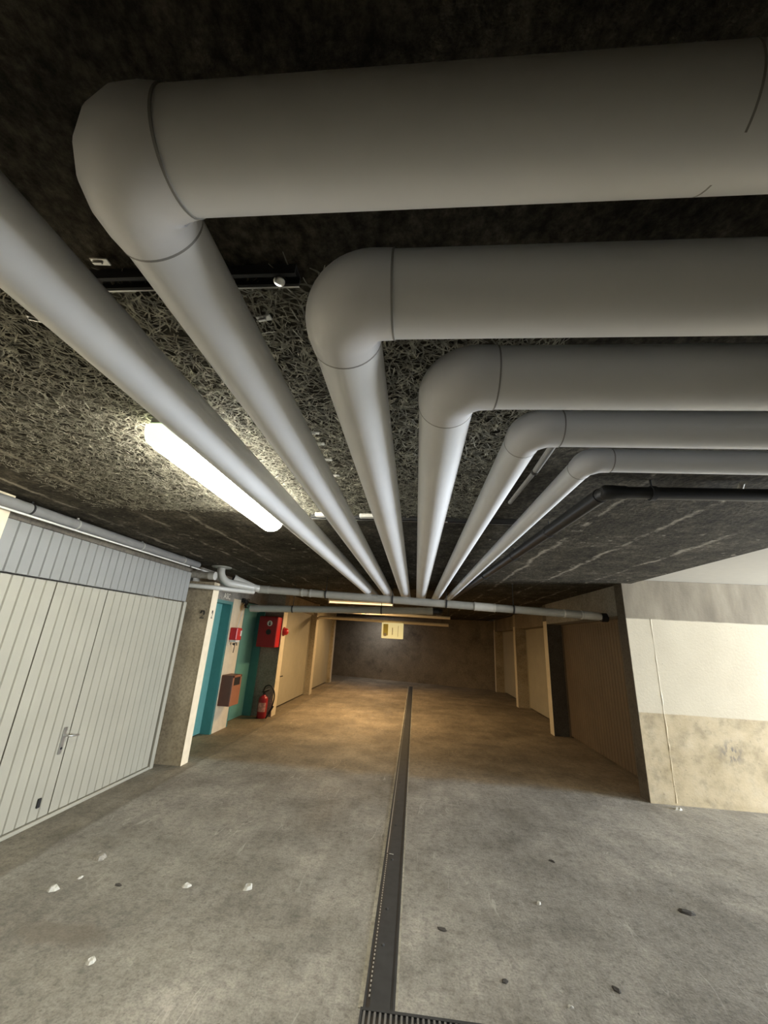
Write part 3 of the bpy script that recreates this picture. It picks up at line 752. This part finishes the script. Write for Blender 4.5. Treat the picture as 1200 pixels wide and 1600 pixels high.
for yy in (2.75,3.05,3.62,4.2,4.75,5.3):
    build('screw',MB().lathe((-.125+.012*((yy*7)%1-.5)+.022*(yy-yA)/(yB-yA),yy,.0045),[(.010,0),(.009,.004),(.004,.005)],12),M['dkmetal'],C)
build('straw',MB().tube([(-.150,3.70,.006),(-.118,3.69,.008)],.003,6),M['chip'],C)
Tg=thing('cross_grate',(0.6,2.28,0),'black slotted grate crossing at the near end of the drain channel','grate')
build('bed',MB().box(dx0-.01,2.6,2.19,2.36,.0,.001),M['black'],Tg)
build('rim',MB().box(dx0-.01,2.6,2.345,2.36,.0,.007).box(dx0-.01,2.6,2.19,2.205,0,.007).box(dx0-.01,dx0,2.205,2.345,0,.007),M['dkmetal'],Tg)
bars=MB(); x=dx0+.005
while x<2.59:
    bars.box(x,x+.010,2.205,2.345,.001,.006); x+=.024
build('bars',bars,M['grate_bar'],Tg)
e=Tg

# ------------------------------------------------------------------ litter and chips on the floor
def chip(x,y,s,mat,label,seed):
    r=random.Random(seed); mb=MB(); n=7
    base=[(s*(.7+.5*r.random())*math.cos(2*math.pi*i/n)*1.3,s*(.6+.5*r.random())*math.sin(2*math.pi*i/n)) for i in range(n)]
    s*=.48 if mat!='darkchip' else .36; h=s*(.7+.5*r.random())*(1 if mat!='darkchip' else .5); a=r.uniform(0,3); c_,s_=math.cos(a),math.sin(a)
    vs=[(x+u*c_-w*s_,y+u*s_+w*c_,.0005) for u,w in base]+[(x+.6*(u*c_-w*s_),y+.6*(u*s_+w*c_),h*(.6+.6*r.random())) for u,w in base]
    mb.add(vs,[tuple(range(n))[::-1],tuple(range(n,2*n))]+[(i,(i+1)%n,n+(i+1)%n,n+i) for i in range(n)])
    return tag(build('debris_chip',mb,M[mat],loc=(x,y,0)),label,'debris','bits of debris on the floor')
CH=[(-1.04,3.106,.030,'chip','pale chip on the floor midway between drain and garage door, rightmost of the row'),
    (-1.425,3.048,.026,'chip','pale chip on the floor, second from the right in the row'),
    (-1.853,2.981,.020,'darkchip','dark bit on the floor between the pale chips'),
    (-2.14,3.004,.016,'chip','tiny pale chip just behind the leftmost white one'),
    (-2.205,2.868,.030,'chip','white pointed chip at the far left of the floor'),
    (-1.552,2.403,.024,'chip','white chip on the near left floor, apart from the row'),
    (-2.204,3.243,.045,'floor','flat concrete flake on the floor near the garage door'),
    (2.915,5.255,.035,'chip','white scrap on the floor at the foot of the banded wall'),
    (1.825,3.38,.050,'darkchip','long dark scrap on the right side of the floor'),
    (.861,3.29,.018,'chip','tiny white chip on the floor right of the drain'),
    (.204,2.938,.024,'darkchip','black bit on the floor close beside the drain'),
    (.78,2.52,.014,'chip','tiny pale chip near the front edge of the floor'),
    (.50,2.62,.018,'darkchip','small dark bit near the front edge of the floor'),
    (1.05,2.66,.020,'darkchip','dark bit on the near right floor'),
    (1.13,3.86,.022,'darkchip','dark bit on the floor right of the drain, further back')]
for i,a in enumerate(CH): chip(*a,seed=20+i)

# ------------------------------------------------------------------ wood wool strands on the ceiling boards (uncountable)
R=random.Random(11)
wv=[];wf=[]
def strand(x,y):
    L_=R.uniform(.03,.085); w_=R.uniform(.0012,.0027); a=R.uniform(0,2*math.pi); k=R.uniform(-16,16); z=CE-R.uniform(.0005,.014); b0=(len(wv),len(wf)); tl=R.uniform(-.05,.05)
    n=4; b=len(wv); st=L_/n
    for i in range(n+1):
        wob=w_*(1 if 0<i<n else .5); cx,cy=-math.sin(a),math.cos(a); zz=min(CE-.0016,z+tl*(i-n/2)*st)
        wv.append((x+cx*wob,y+cy*wob,zz)); wv.append((x-cx*wob,y-cy*wob,zz-R.uniform(-.0008,.0016)))
        if i<n: wf.append((b+2*i,b+2*i+1,b+2*i+3,b+2*i+2))
        x+=math.cos(a)*st; y+=math.sin(a)*st; a+=k*st
    if any(-1.176<p_[0]<-1.044 and 1.385<p_[1]<2.78 for p_ in wv[b0[0]:]): del wv[b0[0]:]; del wf[b0[1]:]
for _ in range(27000):
    x=R.uniform(-2.5,.42); y=R.uniform(.735,2.70)
    if x<-1.9 and R.random()<(-1.9-x)/.7: continue
    strand(x,y)
me=bpy.data.meshes.new('wood_wool'); me.from_pydata(wv,[],wf); me.materials.append(M['wool'])
ww=bpy.data.objects.new('wood_wool',me); COL.objects.link(ww)
tag(ww,'tangled wood wool strands of the ceiling boards above the pipes','wood wool',kind='stuff')
